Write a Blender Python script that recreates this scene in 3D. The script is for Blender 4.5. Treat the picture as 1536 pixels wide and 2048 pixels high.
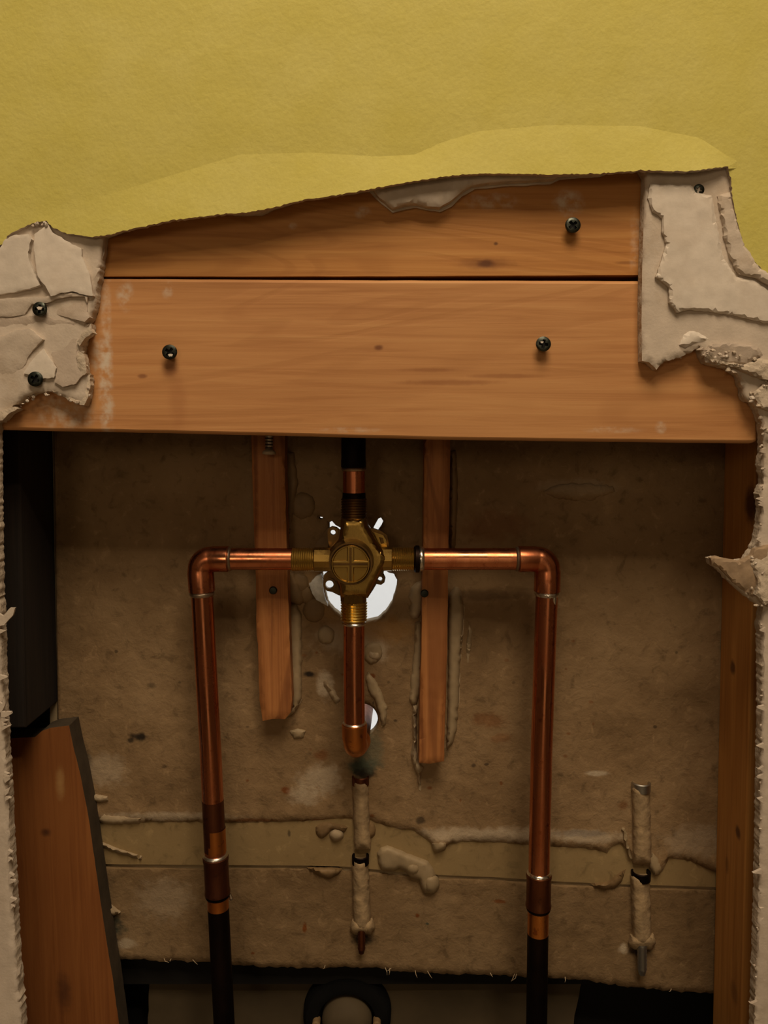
import bpy, bmesh, math, random
import numpy as np
from mathutils import Vector, Matrix, noise
from mathutils.geometry import delaunay_2d_cdt

for o in list(bpy.data.objects):
    bpy.data.objects.remove(o, do_unlink=True)
scene = bpy.context.scene
COL = scene.collection

# ---------------------------------------------------------------- camera
FPX, D, PITCH, CZ = 1600.0, 0.52, math.radians(6.0), 1.25
cam_d = bpy.data.cameras.new('camera')
cam_d.sensor_fit = 'VERTICAL'
cam_d.sensor_height = 32.0
cam_d.lens = FPX / 2048.0 * 32.0
cam_d.clip_start = 0.01
cam = bpy.data.objects.new('camera', cam_d)
COL.objects.link(cam)
cam.location = (0, -D, CZ)
cam.rotation_euler = (math.pi / 2 - PITCH, 0, 0)
scene.camera = cam

# ---------------------------------------------------------------- world, lights, exposure
world = bpy.data.worlds.new('room_ambient')
scene.world = world
world.use_nodes = True
world.node_tree.nodes['Background'].inputs['Color'].default_value = (1.0, 0.70, 0.42, 1)
world.node_tree.nodes['Background'].inputs['Strength'].default_value = 0.02


def area_light(name, loc, target, size, watts, color):
    l = bpy.data.lights.new(name, 'AREA')
    l.shape = 'DISK'
    l.size = size
    l.energy = watts
    l.color = color
    o = bpy.data.objects.new(name, l)
    COL.objects.link(o)
    o.location = loc
    o.rotation_euler = (Vector(target) - Vector(loc)).to_track_quat('-Z', 'Y').to_euler()
    return o


area_light('ceiling_lamp', (0.06, -0.68, CZ + 1.14), (0.0, -0.15, CZ), 0.62, 13.6, (1.0, 0.78, 0.53))
area_light('door_fill', (0.45, -1.15, CZ + 1.18), (0.30, -2.3, CZ - .45), 0.30, 14.0, (1.0, 0.78, 0.52))  # added unseen light on the door, for highlights in the copper
area_light('front_fill', (-0.55, -1.9, CZ + 0.35), (0.0, 0.0, CZ), 0.40, 2.2, (1.0, 0.74, 0.46))  # added unseen low-power fill from the front
area_light('bathroom_lamp', (0.0, 0.75, CZ + 0.62), (0.0, 1.1, CZ - 0.3), 0.5, 9.0, (1.0, 0.98, 0.96))

scene.view_settings.view_transform = 'Standard'
scene.view_settings.look = 'None'
scene.view_settings.exposure = 0.0
scene.view_settings.gamma = 1.0
scene.view_settings.use_curve_mapping = False

# ---------------------------------------------------------------- helpers
CP, SP = math.cos(PITCH), math.sin(PITCH)


def at(px, py, Y):
    """point of the plane y=Y that the photograph shows at (px, py)"""
    u, v = (px - 768.0) / FPX, -(py - 1024.0) / FPX
    dy, dz = CP + v * SP, -SP + v * CP
    t = (Y + D) / dy
    return Vector((u * t, Y, CZ + dz * t))


def mpp(Y, py=1024):
    return (at(769, py, Y) - at(768, py, Y)).length


ORG = {}


def tag(o, label=None, cat=None, group=None, kind=None):
    if label: o['label'] = label
    if cat: o['category'] = cat
    if group: o['group'] = group
    if kind: o['kind'] = kind
    return o


def empty(name, loc):
    o = bpy.data.objects.new(name, None)
    o.empty_display_size = 0.02
    COL.objects.link(o)
    o.location = loc
    ORG[o] = Vector(loc)
    return o


def mk(name, verts, faces, mats, parent=None, fm=None, smooth=40, origin=None):
    """verts in world space -> one mesh object; parts share the origin of their thing"""
    if parent is not None:
        org = ORG[parent]
    elif origin is not None:
        org = Vector(origin)
    else:
        a = np.array([tuple(v) for v in verts])
        c = (a.min(0) + a.max(0)) / 2
        org = Vector((c[0], c[1], a[:, 2].min()))
    me = bpy.data.meshes.new(name)
    me.from_pydata([tuple(Vector(v) - org) for v in verts], [], faces)
    if not isinstance(mats, (list, tuple)): mats = [mats]
    for m in mats: me.materials.append(m)
    bm = bmesh.new(); bm.from_mesh(me)
    bmesh.ops.recalc_face_normals(bm, faces=bm.faces)
    bm.to_mesh(me); bm.free()
    if fm is not None: me.polygons.foreach_set('material_index', fm)
    if smooth:
        me.polygons.foreach_set('use_smooth', [True] * len(me.polygons))
        me.set_sharp_from_angle(angle=math.radians(smooth))
    me.update()
    o = bpy.data.objects.new(name, me)
    COL.objects.link(o)
    if parent is not None:
        o.parent = parent
        ORG[o] = org
    else:
        o.location = org
        ORG[o] = org
    return o


def fbm(x, y, s=0.0, oct=3):
    a, f, r = 1.0, 1.0, 0.0
    for _ in range(oct):
        r += a * noise.noise(Vector((x * f, y * f, s)))
        a *= 0.5; f *= 2.1
    return r


def rag(poly, amp=2.0, seg=6.0, seed=0.0, freq=0.05, closed=True):
    out = []
    n = len(poly)
    acc = 0.0
    for i in range(n if closed else n - 1):
        a, b = Vector(poly[i][:2]), Vector(poly[(i + 1) % n][:2])
        L = (b - a).length
        if L < 1e-6: continue
        nn = Vector((-(b - a).y, (b - a).x)) / L
        far = max(abs(a.x - 768), abs(b.x - 768)) > 1000 or max(a.y, b.y) > 2350 or min(a.y, b.y) < -120
        k = 1 if far else max(1, int(L / seg))
        for j in range(k):
            p = a.lerp(b, j / k)
            d = 0 if far else amp * fbm((acc + L * j / k) * freq, seed * 7.3, seed, 4)
            out.append((p.x + nn.x * d, p.y + nn.y * d))
        acc += L
    return out


def circ(cx, cy, r, n=20, ry=None):
    ry = ry or r
    return [(cx + r * math.cos(2 * math.pi * i / n), cy + ry * math.sin(2 * math.pi * i / n)) for i in range(n)]


def inside(P, poly):
    P = np.asarray(P); q = np.asarray(poly)
    r = np.zeros(len(P), bool)
    x, y = P[:, 0], P[:, 1]
    for i in range(len(q)):
        x1, y1 = q[i - 1]; x2, y2 = q[i]
        if y1 == y2: continue
        c = ((y1 > y) != (y2 > y)) & (x < (x2 - x1) * (y - y1) / (y2 - y1) + x1)
        r ^= c
    return r


def pdist(P, poly):
    P = np.asarray(P, float); q = np.asarray(poly, float)
    best = np.full(len(P), 1e9)
    for i in range(len(q)):
        a, b = q[i - 1], q[i]
        ab = b - a
        L2 = (ab ** 2).sum()
        if L2 < 1e-12: continue
        t = np.clip(((P - a) @ ab) / L2, 0, 1)
        d = np.hypot(*(P - (a + t[:, None] * ab)).T)
        best = np.minimum(best, d)
    return best


def slab(name, outline, Yf, Yb, mats, parent=None, holes=(), step=8.0, h=None, dist=False, smooth=40, backh=None, origin=None, extra=()):
    """sheet outlined on the plane y=Yf; h(px,py,d) raises its front (metres, towards the room);
    mats = [front, side/back]"""
    rnd = random.Random(len(outline) * 13 + int(outline[0][0]))
    pts, edges = [], []
    for poly in [outline] + list(holes):
        k = len(pts)
        pts += [tuple(p[:2]) for p in poly]
        edges += [(k + i, k + (i + 1) % len(poly)) for i in range(len(poly))]
    pts += list(extra)
    if step:
        x0 = max(min(p[0] for p in outline), -60); x1 = min(max(p[0] for p in outline), 1600)
        y0 = max(min(p[1] for p in outline), -60); y1 = min(max(p[1] for p in outline), 2110)
        gx = np.arange(x0 + step * .5, x1, step); gy = np.arange(y0 + step * .5, y1, step)
        G = np.array([(x + rnd.uniform(-.25, .25) * step, y + rnd.uniform(-.25, .25) * step) for y in gy for x in gx])
        if len(G):
            ok = inside(G, outline)
            for hp in holes: ok &= ~inside(G, hp)
            G = G[ok]
            if len(G):
                near = pdist(G, outline)
                for hp in holes: near = np.minimum(near, pdist(G, hp))
                G = G[near > step * .35]
                pts += [tuple(p) for p in G]
    V, E, F, *_ = delaunay_2d_cdt([Vector(p) for p in pts], edges, [], 0, 1e-4)
    V = np.array([(v.x, v.y) for v in V])
    F = [tuple(f) for f in F]
    C = np.array([V[list(f)].mean(0) for f in F])
    ok = inside(C, outline)
    for hp in holes: ok &= ~inside(C, hp)
    F = [f for f, k in zip(F, ok) if k]
    dd = None
    if dist:
        dd = pdist(V, outline)
        for hp in holes: dd = np.minimum(dd, pdist(V, hp))
    n = len(V)
    vf, vb = [], []
    for i, (x, y) in enumerate(V):
        e = h(x, y, dd[i] if dist else 0) if h else 0.0
        p = at(x, y, Yf - e)
        vf.append((p.x, Yf - e, p.z))
        vb.append((p.x, Yb - (backh(x, y) if backh else 0), p.z))
    cnt = {}
    for f in F:
        for a, b in ((f[0], f[1]), (f[1], f[2]), (f[2], f[0])):
            cnt.setdefault((min(a, b), max(a, b)), []).append((a, b))
    faces = list(F); fm = [0] * len(F)
    for f in F:
        faces.append((f[2] + n, f[1] + n, f[0] + n)); fm.append(1)
    for k, l in cnt.items():
        if len(l) == 1:
            a, b = l[0]
            faces.append((b, a, a + n, b + n)); fm.append(1)
    if not isinstance(mats, (list, tuple)): mats = [mats, mats]
    used = sorted(set(i for f in faces for i in f))
    rm = {u: i for i, u in enumerate(used)}
    allv = vf + vb
    return mk(name, [allv[u] for u in used], [tuple(rm[i] for i in f) for f in faces], list(mats), parent, fm, smooth, origin)


def dome(hh, w):
    def f(x, y, d):
        t = min(d / w, 1.0)
        return hh * math.sqrt(max(0, 1 - (1 - t) ** 2))
    return f


def tube(name, path, radii, mat, parent=None, n=28, cap=True, smooth=40, origin=None):
    P = [Vector(p) for p in path]
    if not isinstance(radii, (list, tuple)): radii = [radii] * len(P)
    T = []
    for i in range(len(P)):
        a = P[max(i - 1, 0)]; b = P[min(i + 1, len(P) - 1)]
        t = (b - a)
        j = i
        while t.length < 1e-9 and j + 1 < len(P):
            j += 1; t = P[j] - a
        T.append(t.normalized() if t.length > 1e-9 else (T[-1] if T else Vector((0, 0, 1))))
    up = Vector((0, -1, 0)) if abs(T[0].y) < .9 else Vector((0, 0, 1))
    u = T[0].cross(up).normalized()
    verts, faces = [], []
    for i, p in enumerate(P):
        u = (u - T[i] * u.dot(T[i])).normalized()
        w = T[i].cross(u)
        for k in range(n):
            a = 2 * math.pi * k / n
            verts.append(p + (u * math.cos(a) + w * math.sin(a)) * radii[i])
    for i in range(len(P) - 1):
        for k in range(n):
            k2 = (k + 1) % n
            faces.append((i * n + k, i * n + k2, (i + 1) * n + k2, (i + 1) * n + k))
    if cap:
        faces.append(tuple(range(n - 1, -1, -1)))
        faces.append(tuple((len(P) - 1) * n + k for k in range(n)))
    return mk(name, verts, faces, mat, parent, None, smooth, origin)


def lathe_y(name, cx, cz, prof, mat, parent=None, n=40, smooth=35):
    """profile [(y, r)...] turned about an axis along world y"""
    verts, faces = [], []
    for y, r in prof:
        for k in range(n):
            a = 2 * math.pi * k / n
            verts.append((cx + max(r, 1e-5) * math.cos(a), y, cz + max(r, 1e-5) * math.sin(a)))
    for i in range(len(prof) - 1):
        for k in range(n):
            k2 = (k + 1) % n
            faces.append((i * n + k, i * n + k2, (i + 1) * n + k2, (i + 1) * n + k))
    faces.append(tuple(range(n - 1, -1, -1)))
    faces.append(tuple((len(prof) - 1) * n + k for k in range(n)))
    return mk(name, verts, faces, mat, parent, None, smooth)


def box(name, x0, x1, y0, y1, z0, z1, mat, parent=None, bev=0.0):
    bm = bmesh.new()
    bmesh.ops.create_cube(bm, size=1)
    for v in bm.verts:
        v.co = Vector(((x0 + x1) / 2 + v.co.x * (x1 - x0), (y0 + y1) / 2 + v.co.y * (y1 - y0), (z0 + z1) / 2 + v.co.z * (z1 - z0)))
    if bev: bmesh.ops.bevel(bm, geom=bm.edges[:], offset=bev, segments=2, affect='EDGES')
    vs = [v.co.copy() for v in bm.verts]; fs = [tuple(v.index for v in f.verts) for f in bm.faces]
    bm.free()
    return mk(name, vs, fs, mat, parent, None, 40)


def bevel_mod(o, w, seg=2):
    m = o.modifiers.new('bevel', 'BEVEL'); m.width = w; m.segments = seg; m.limit_method = 'ANGLE'
    m.angle_limit = math.radians(40)


# ---------------------------------------------------------------- materials
class NT:
    def __init__(s, name):
        s.m = bpy.data.materials.new(name); s.m.use_nodes = True
        s.t = s.m.node_tree; s.t.nodes.clear()
        s.out = s.n('ShaderNodeOutputMaterial'); s.b = s.n('ShaderNodeBsdfPrincipled')
        s.l(s.b.outputs[0], s.out.inputs[0])
        s.pos = s.n('ShaderNodeNewGeometry').outputs['Position']

    def n(s, t, **k):
        x = s.t.nodes.new(t)
        for a, v in k.items(): setattr(x, a, v)
        return x

    def l(s, a, b): s.t.links.new(a, b)

    def noise(s, scale, vec=None, detail=4, rough=.55, dist=0.0, sc3=None):
        x = s.n('ShaderNodeTexNoise')
        x.inputs['Scale'].default_value = scale; x.inputs['Detail'].default_value = detail
        x.inputs['Roughness'].default_value = rough; x.inputs['Distortion'].default_value = dist
        v = vec or s.pos
        if sc3:
            mp = s.n('ShaderNodeMapping'); mp.inputs['Scale'].default_value = sc3
            s.l(v, mp.inputs[0]); v = mp.outputs[0]
        s.l(v, x.inputs['Vector'])
        return x.outputs['Fac']

    def ramp(s, fac, stops):
        r = s.n('ShaderNodeValToRGB')
        e = r.color_ramp.elements
        while len(e) < len(stops): e.new(0.5)
        for q, (p, c) in zip(e, stops):
            q.position = p; q.color = (*c, 1) if len(c) == 3 else c
        s.l(fac, r.inputs[0])
        return r.outputs[0]

    def mix(s, fac, a, b):
        x = s.n('ShaderNodeMix', data_type='RGBA')
        if isinstance(fac, (int, float)): x.inputs[0].default_value = fac
        else: s.l(fac, x.inputs[0])
        for sock, v in ((x.inputs[6], a), (x.inputs[7], b)):
            if isinstance(v, tuple): sock.default_value = (*v, 1)
            else: s.l(v, sock)
        return x.outputs[2]

    def math(s, op, a, b=None, c=None):
        x = s.n('ShaderNodeMath', operation=op)
        for i, v in enumerate((a, b, c)):
            if v is None: continue
            if isinstance(v, (int, float)): x.inputs[i].default_value = v
            else: s.l(v, x.inputs[i])
        return x.outputs[0]

    def rng(s, v, a, b, c=0.0, d=1.0):
        x = s.n('ShaderNodeMapRange', interpolation_type='SMOOTHSTEP')
        x.inputs[1].default_value = a; x.inputs[2].default_value = b
        x.inputs[3].default_value = c; x.inputs[4].default_value = d
        s.l(v, x.inputs[0])
        return x.outputs[0]

    def spot(s, c, r, soft=.5, wob=.6, wscale=180.0):
        """mask: an irregular blot of radii r about the world point c"""
        sub = s.n('ShaderNodeVectorMath', operation='SUBTRACT'); sub.inputs[1].default_value = c
        s.l(s.pos, sub.inputs[0])
        mul = s.n('ShaderNodeVectorMath', operation='MULTIPLY'); mul.inputs[1].default_value = tuple(1 / q for q in r)
        s.l(sub.outputs[0], mul.inputs[0])
        ln = s.n('ShaderNodeVectorMath', operation='LENGTH'); s.l(mul.outputs[0], ln.inputs[0])
        w = s.math('MULTIPLY', s.math('SUBTRACT', s.noise(wscale, detail=3), .5), wob * 2)
        return s.rng(s.math('ADD', ln.outputs['Value'], w), 1 - soft, 1 + soft, 1, 0)

    def set(s, color=None, rough=.7, metal=0.0, spec=.3, bump=None, bstr=.3, bdist=.001):
        if isinstance(color, tuple): s.b.inputs['Base Color'].default_value = (*color, 1)
        elif color is not None: s.l(color, s.b.inputs['Base Color'])
        if isinstance(rough, (int, float)): s.b.inputs['Roughness'].default_value = rough
        else: s.l(rough, s.b.inputs['Roughness'])
        s.b.inputs['Metallic'].default_value = metal
        s.b.inputs['Specular IOR Level'].default_value = spec
        if bump is not None:
            b = s.n('ShaderNodeBump'); b.inputs['Strength'].default_value = bstr; b.inputs['Distance'].default_value = bdist
            s.l(bump, b.inputs['Height']); s.l(b.outputs[0], s.b.inputs['Normal'])
        return s.m


def pxr(px, py, Y, rx, ry, dy=.03):
    """world centre and radii of a mark given in photograph pixels"""
    k = mpp(Y, py)
    return tuple(at(px, py, Y)), (rx * k, dy, ry * k)


def simple(name, c, rough=.6, metal=0.0, nz=0.0, scale=60, bump=0.0, spec=.3, bd=.001):
    m = NT(name)
    f = m.noise(scale)
    col = m.ramp(f, [(.25, tuple(q * (1 - nz) for q in c)), (.75, tuple(min(1, q * (1 + nz)) for q in c))])
    return m.set(col, rough, metal, spec, f if bump else None, bump, bd)


def wood(name, dark, mid, light, along, Y, knots=(), smears=(), rings=90, rough=.62, knots3=(), ramt=.30):
    m = NT(name)
    s3 = [190, 190, 190]; s3['XYZ'.index(along)] = 6
    g = m.noise(1.0, detail=6, rough=.6, dist=.8, sc3=tuple(s3))
    s4 = [9, 9, 9]; s4['XYZ'.index(along)] = 1.6
    lo = m.noise(1.0, detail=2, dist=1.2, sc3=tuple(s4))
    ring = m.math('SINE', m.math('MULTIPLY', lo, rings))
    ring = m.rng(ring, .1, 1.0)
    c = m.ramp(g, [(.28, dark), (.5, mid), (.72, light)])
    c = m.mix(m.math('MULTIPLY', ring, ramt), c, dark)
    big = m.noise(7.0, detail=2)
    c = m.mix(m.rng(big, .42, .7, 0, .35), c, light)
    for (px, py, rx, ry, col, amt) in knots:
        cc, rr = pxr(px, py, Y, rx, ry)
        c = m.mix(m.math('MULTIPLY', m.spot(cc, rr, .55, .35), amt), c, col)
    for (cc, rr, col, amt) in knots3:
        c = m.mix(m.math('MULTIPLY', m.spot(cc, rr, .55, .35), amt), c, col)
    for (px, py, rx, ry, amt) in smears:
        cc, rr = pxr(px, py, Y, rx, ry)
        k = m.math('MULTIPLY', m.spot(cc, rr, .5, .5, 120), m.rng(m.noise(160, detail=5), .35, .68, 0, amt))
        c = m.mix(k, c, (.66, .58, .48))
    return m.set(c, rough, 0, .35, m.math('ADD', g, m.math('MULTIPLY', ring, -.3)), .22, .0008)


KN = (.06, .02, .01)


def stud_pt(px, py):
    """point on the inner side of the right stud"""
    e = float(np.interp(py, [900, 2040], [1449, 1425]))
    X = at(e, py, .0885).x
    Y = X / ((px - 768.0) / FPX) * (CP - (py - 1024.0) / FPX * SP) - D
    return tuple(at(px, py, Y))
HEAD_Y = 0.0
M = {}
M['wood_upper'] = wood('orange_pine_upper', (.36, .145, .036), (.50, .225, .062), (.58, .29, .09), 'X', 0,
                       knots=[(972, 527, 15, 7, KN, .95), (972, 527, 50, 10, (.2, .07, .02), .5), (992, 487, 4, 3, KN, .7), (1255, 525, 20, 3, (.22, .08, .02), .6)],
                       smears=[(985, 402, 45, 14, .5), (1138, 405, 26, 22, .7), (725, 425, 14, 10, .6), (585, 452, 8, 6, .4), (1272, 480, 10, 60, .35)])
M['wood_lower'] = wood('orange_pine_lower', (.41, .182, .064), (.53, .257, .098), (.59, .31, .125), 'X', 0,
                       knots=[(757, 695, 8, 5, (.16, .05, .02), .8), (285, 752, 9, 4, (.2, .07, .03), .7), (900, 765, 90, 5, (.26, .09, .03), .5),
                              (1010, 752, 70, 4, (.26, .09, .03), .5), (860, 740, 50, 4, (.26, .09, .03), .45), (340, 738, 13, 16, (.28, .10, .04), .55),  # patch below the left screw paints the shadow of its head
                              (355, 800, 16, 50, (.36, .14, .05), .35)],
                       smears=[(213, 640, 9, 120, .55), (212, 780, 13, 100, .75), (200, 720, 14, 36, .6), (130, 825, 55, 30, .6), (250, 590, 14, 26, .6), (335, 580, 10, 16, .5),
                               (1322, 855, 10, 10, .5), (1225, 860, 50, 6, .3), (700, 860, 60, 5, .3)], rings=70)
M['wood_strip'] = wood('furring_strip_wood', (.17, .055, .016), (.36, .14, .042), (.48, .21, .07), 'Z', .07, rings=70, ramt=.6)
M['wood_stud'] = wood('stud_side_wood', (.36, .155, .038), (.52, .24, .062), (.60, .30, .085), 'Z', .05,
                      knots3=[(stud_pt(*q), (.02, ry_, rz_), KN, a_) for q, ry_, rz_, a_ in (((1503, 1010), .009, .012, .85), ((1466, 1335), .004, .005, .8), ((1477, 1665), .004, .0045, .8), ((1455, 1730), .003, .006, .4), ((1470, 1985), .006, .008, .4))], rings=35)
M['wood_stub'] = wood('stud_stub_wood', (.17, .055, .014), (.24, .085, .022), (.29, .11, .03), 'Z', .05,
                      knots=[(70, 1690, 11, 9, KN, .9), (108, 2020, 16, 40, KN, .75), (100, 1590, 9, 34, (.42, .24, .09), .8)], rings=30)
M['wood_dark'] = wood('shade_black_stud_wood', (.012, .009, .008), (.02, .015, .012), (.03, .02, .015), 'Z', .05, rings=30, rough=.9)  # near-black colour puts the left stud's shade into the wood


def gyp(name, c, stain, amt, bump=.25, scale=90):
    m = NT(name)
    f = m.noise(scale, detail=5); big = m.noise(26, detail=4, rough=.65); fine = m.noise(600, detail=2)
    col = m.ramp(f, [(.25, tuple(q * .9 for q in c)), (.75, tuple(min(1, q * 1.07) for q in c))])
    col = m.mix(m.rng(big, .50, .66, 0, amt), col, stain)
    return m.set(col, .92, 0, .12, m.math('ADD', f, m.math('MULTIPLY', fine, .5)), bump, .0012)


M['gypsum'] = gyp('cream_gypsum', (.60, .52, .44), (.46, .37, .28), .5)
M['gypsum_white'] = gyp('smooth_white_plaster', (.69, .625, .55), (.57, .49, .41), .4, .12)
M['gypsum_grey'] = gyp('torn_grey_paper_plaster', (.50, .42, .35), (.37, .29, .215), .6, .3)
M['paper_brown'] = simple('brown_torn_paper', (.36, .26, .17), .95, nz=.22, scale=120, bump=.5)
M['gypsum_crumb'] = simple('crumbled_plaster', (.53, .45, .36), .95, nz=.25, scale=190, bump=.7, spec=.1, bd=.002)


def yellow(name, f_):
    m = NT(name)
    f = m.noise(30, detail=3); fine = m.noise(420, detail=3)
    c = m.ramp(f, [(.3, (.58 * f_, .52 * f_, .125 * f_)), (.7, (.62 * f_, .565 * f_, .17 * f_))])
    c = m.mix(m.rng(fine, .3, .7, 0, .25), c, (.52 * f_, .45 * f_, .10 * f_))
    return m.set(c, .75, 0, .25, m.math('ADD', fine, m.math('MULTIPLY', m.noise(160, detail=3), 1.5)), .35, .0006)


M['yellow'] = yellow('yellow_wall_paint', 1.0)


def panel(name, a, b, c3, marks=(), fib=1.0):
    m = NT(name)
    f1 = m.noise(14, detail=4); f2 = m.noise(90, detail=6, rough=.65, dist=.5); f3 = m.noise(380, detail=3)
    c = m.ramp(f1, [(.3, a), (.52, b), (.72, c3)])
    c = m.mix(m.rng(f2, .52, .72, 0, .6), c, tuple(q * .55 for q in a))
    c = m.mix(m.rng(f2, .30, .44, .45, 0), c, tuple(min(1, q * 1.35) for q in c3))
    for (px, py, rx, ry, col, amt) in marks:
        cc, rr = pxr(px, py, .09, rx, ry)
        c = m.mix(m.math('MULTIPLY', m.spot(cc, rr, .5, .8, 150), amt), c, col)
    hgt = m.math('ADD', f2, m.math('MULTIPLY', f3, .4))
    return m.set(c, .93, 0, .12, hgt, .55 * fib, .0018)


BLK, RUST, PALE, GRN = (.02, .015, .012), (.16, .05, .012), (.52, .44, .33), (.045, .06, .045)
rm = random.Random(5)
marks = [(279, 1472, 14, 8, BLK, .95), (262, 1480, 6, 5, BLK, .8), (620, 1348, 11, 6, BLK, .95), (725, 1532, 28, 16, GRN, .95), (733, 1545, 20, 12, BLK, .9),
         (745, 1500, 22, 40, (.12, .13, .09), .6), (572, 1580, 8, 7, RUST, .9), (860, 1575, 5, 4, RUST, .7), (645, 1510, 14, 10, RUST, .6),
         (745, 1352, 5, 5, RUST, .9), (980, 1440, 30, 14, RUST, .5), (1000, 1475, 20, 8, RUST, .4), (420, 1440, 16, 12, BLK, .35), (305, 1370, 8, 6, BLK, .5),
         (640, 1560, 40, 30, PALE, .5), (610, 1590, 30, 18, PALE, .5), (700, 1275, 60, 30, PALE, .5), (650, 1370, 14, 26, PALE, .7), (760, 1300, 16, 22, PALE, .6),
         (990, 1050, 60, 30, (.16, .07, .03), .5), (970, 1190, 70, 10, (.1, .06, .03), .6), (680, 1190, 70, 60, (.30, .17, .06), .5), (770, 1260, 60, 24, (.30, .16, .05), .6),
         (1160, 975, 70, 14, PALE, .25), (1190, 1545, 22, 5, PALE, .7), (1245, 1610, 10, 10, RUST, .5), (841, 1640, 9, 7, BLK, .7), (960, 1668, 190, 14, PALE, .55), (1180, 1672, 60, 12, PALE, .5), (330, 1632, 130, 9, PALE, .5), (640, 1646, 60, 7, RUST, .7), (500, 1640, 50, 4, RUST, .6), (1390, 1680, 60, 30, PALE, .3), (170, 1520, 14, 16, BLK, .7), (210, 1540, 40, 30, PALE, .35), (1160, 1665, 50, 6, (.12, .1, .09), .5)]
for _ in range(40):
    marks.append((rm.uniform(200, 1400), rm.uniform(1240, 1630), rm.uniform(2, 5), rm.uniform(2, 4), rm.choice([BLK, RUST]), rm.uniform(.3, .7)))
M['panel'] = panel('brown_backer_board', (.19, .122, .062), (.25, .165, .087), (.30, .205, .113), marks)
M['panel_low'] = panel('brown_backer_board_lower', (.175, .113, .057), (.22, .146, .077), (.26, .178, .098),
                       [(609, 1858, 4, 10, RUST, .95), (724, 1880, 20, 12, BLK, .85), (1283, 1905, 22, 12, BLK, .85), (1248, 1900, 8, 10, PALE, .7), (330, 1800, 50, 40, PALE, .25), (1000, 1805, 12, 4, RUST, .8), (835, 1833, 4, 4, RUST, .9), (855, 1850, 4, 3, GRN, .9), (505, 1908, 4, 3, RUST, .8), (215, 1860, 30, 24, (.05, .055, .04), .9), (250, 1890, 20, 10, PALE, .5)])
M['band'] = panel('tan_smooth_band', (.26, .183, .088), (.285, .204, .10), (.31, .225, .113), [(578, 1668, 3, 7, BLK, .6), (190, 1640, 16, 18, BLK, .5)], .25)
M['core'] = simple('backer_core', (.30, .23, .14), .95, nz=.2, bump=.5)
M['adhesive'] = simple('beige_adhesive', (.33, .25, .15), .6, nz=.12, scale=90, bump=.25, spec=.35)
M['adhesive_dark'] = simple('stained_adhesive', (.21, .135, .065), .6, nz=.2, scale=70, bump=.3, spec=.3)
M['mortar'] = simple('crusted_mortar', (.34, .245, .14), .95, nz=.3, scale=130, bump=.8, bd=.0015)
M['adhesive_pale'] = simple('pale_adhesive', (.41, .32, .21), .7, nz=.12, scale=120, bump=.4, spec=.25)
M['stub_side'] = simple('shaded_grey_wood', (.06, .044, .027), .95, nz=.3, scale=60, bump=.5)  # greyer side wood, darkened to stand in for its shade
M['paper'] = simple('torn_white_paper', (.62, .62, .60), .9, nz=.25, scale=220, bump=.6)
M['white'] = simple('white_bathroom_wall', (.86, .86, .85), .5, nz=.01)
M['room_wall'] = simple('dull_brown_paint', (.11, .08, .055), .8, nz=.1, scale=8)
M['floor'] = simple('tan_floor', (.30, .23, .16), .5, nz=.08, scale=12)
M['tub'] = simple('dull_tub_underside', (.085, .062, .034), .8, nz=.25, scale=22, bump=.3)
M['rubber'] = simple('black_rubber', (.006, .006, .006), .9, nz=.2, spec=.08)
M['void'] = simple('unlit_cavity_black', (.01, .009, .008), .95)  # near-black colour in place of unlit depth


def metal(name, a, b, rough=.3, scale=60, sc3=(1, 1, .35), spots=None):
    m = NT(name)
    f = m.noise(scale, detail=5, rough=.6, sc3=sc3)
    c = m.ramp(f, [(.32, a), (.66, b)])
    if spots: c = m.mix(m.rng(m.noise(scale * 2.4, detail=4), .6, .72, 0, .75), c, spots)
    r = m.rng(f, .3, .7, rough + .12, rough - .05)
    return m.set(c, r, 1.0, .5, m.noise(500, detail=2), .05, .0005)


M['copper'] = metal('bright_copper', (.50, .16, .07), (.74, .30, .155), .21, spots=(.34, .10, .04))
M['copper_orange'] = metal('heat_tinted_copper', (.50, .17, .04), (.72, .29, .075), .3, spots=(.30, .09, .03))
M['copper_brown'] = metal('flux_stained_copper', (.10, .035, .02), (.20, .075, .035), .42, spots=(.04, .02, .015))
M['copper_black'] = metal('blackened_old_copper', (.008, .006, .006), (.024, .015, .012), .55)
M['solder'] = metal('silver_solder', (.55, .52, .47), (.85, .82, .76), .22)
M['solder_dull'] = metal('dull_solder', (.30, .24, .18), (.55, .46, .36), .35)
M['brass'] = metal('aged_brass', (.32, .20, .05), (.45, .295, .09), .27)
M['brass_thread'] = metal('brass_thread', (.60, .40, .09), (.80, .56, .16), .26)
M['brass_dark'] = metal('burnt_brass', (.10, .058, .024), (.22, .125, .045), .36)
M['screw_black'] = metal('black_drywall_screw', (.03, .034, .03), (.09, .10, .085), .4)
M['steel'] = metal('grey_steel', (.28, .27, .25), (.5, .48, .44), .4)
M['slot_dark'] = simple('screw_recess', (.008, .008, .008), .8)

# ---------------------------------------------------------------- setting: yellow front wall with the broken opening
WF = 0.0        # back of the plasterboard / face of the framing
CORE = -0.0095  # face of the gypsum core
PAINT = -0.0125
def to_px(X, Y, Z):
    """photograph pixel of a world point"""
    y, z = Y + D, Z - CZ
    dep = y * CP - z * SP
    return (768 + FPX * X / dep, 1024 - FPX * (y * SP + z * CP) / dep)


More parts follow.
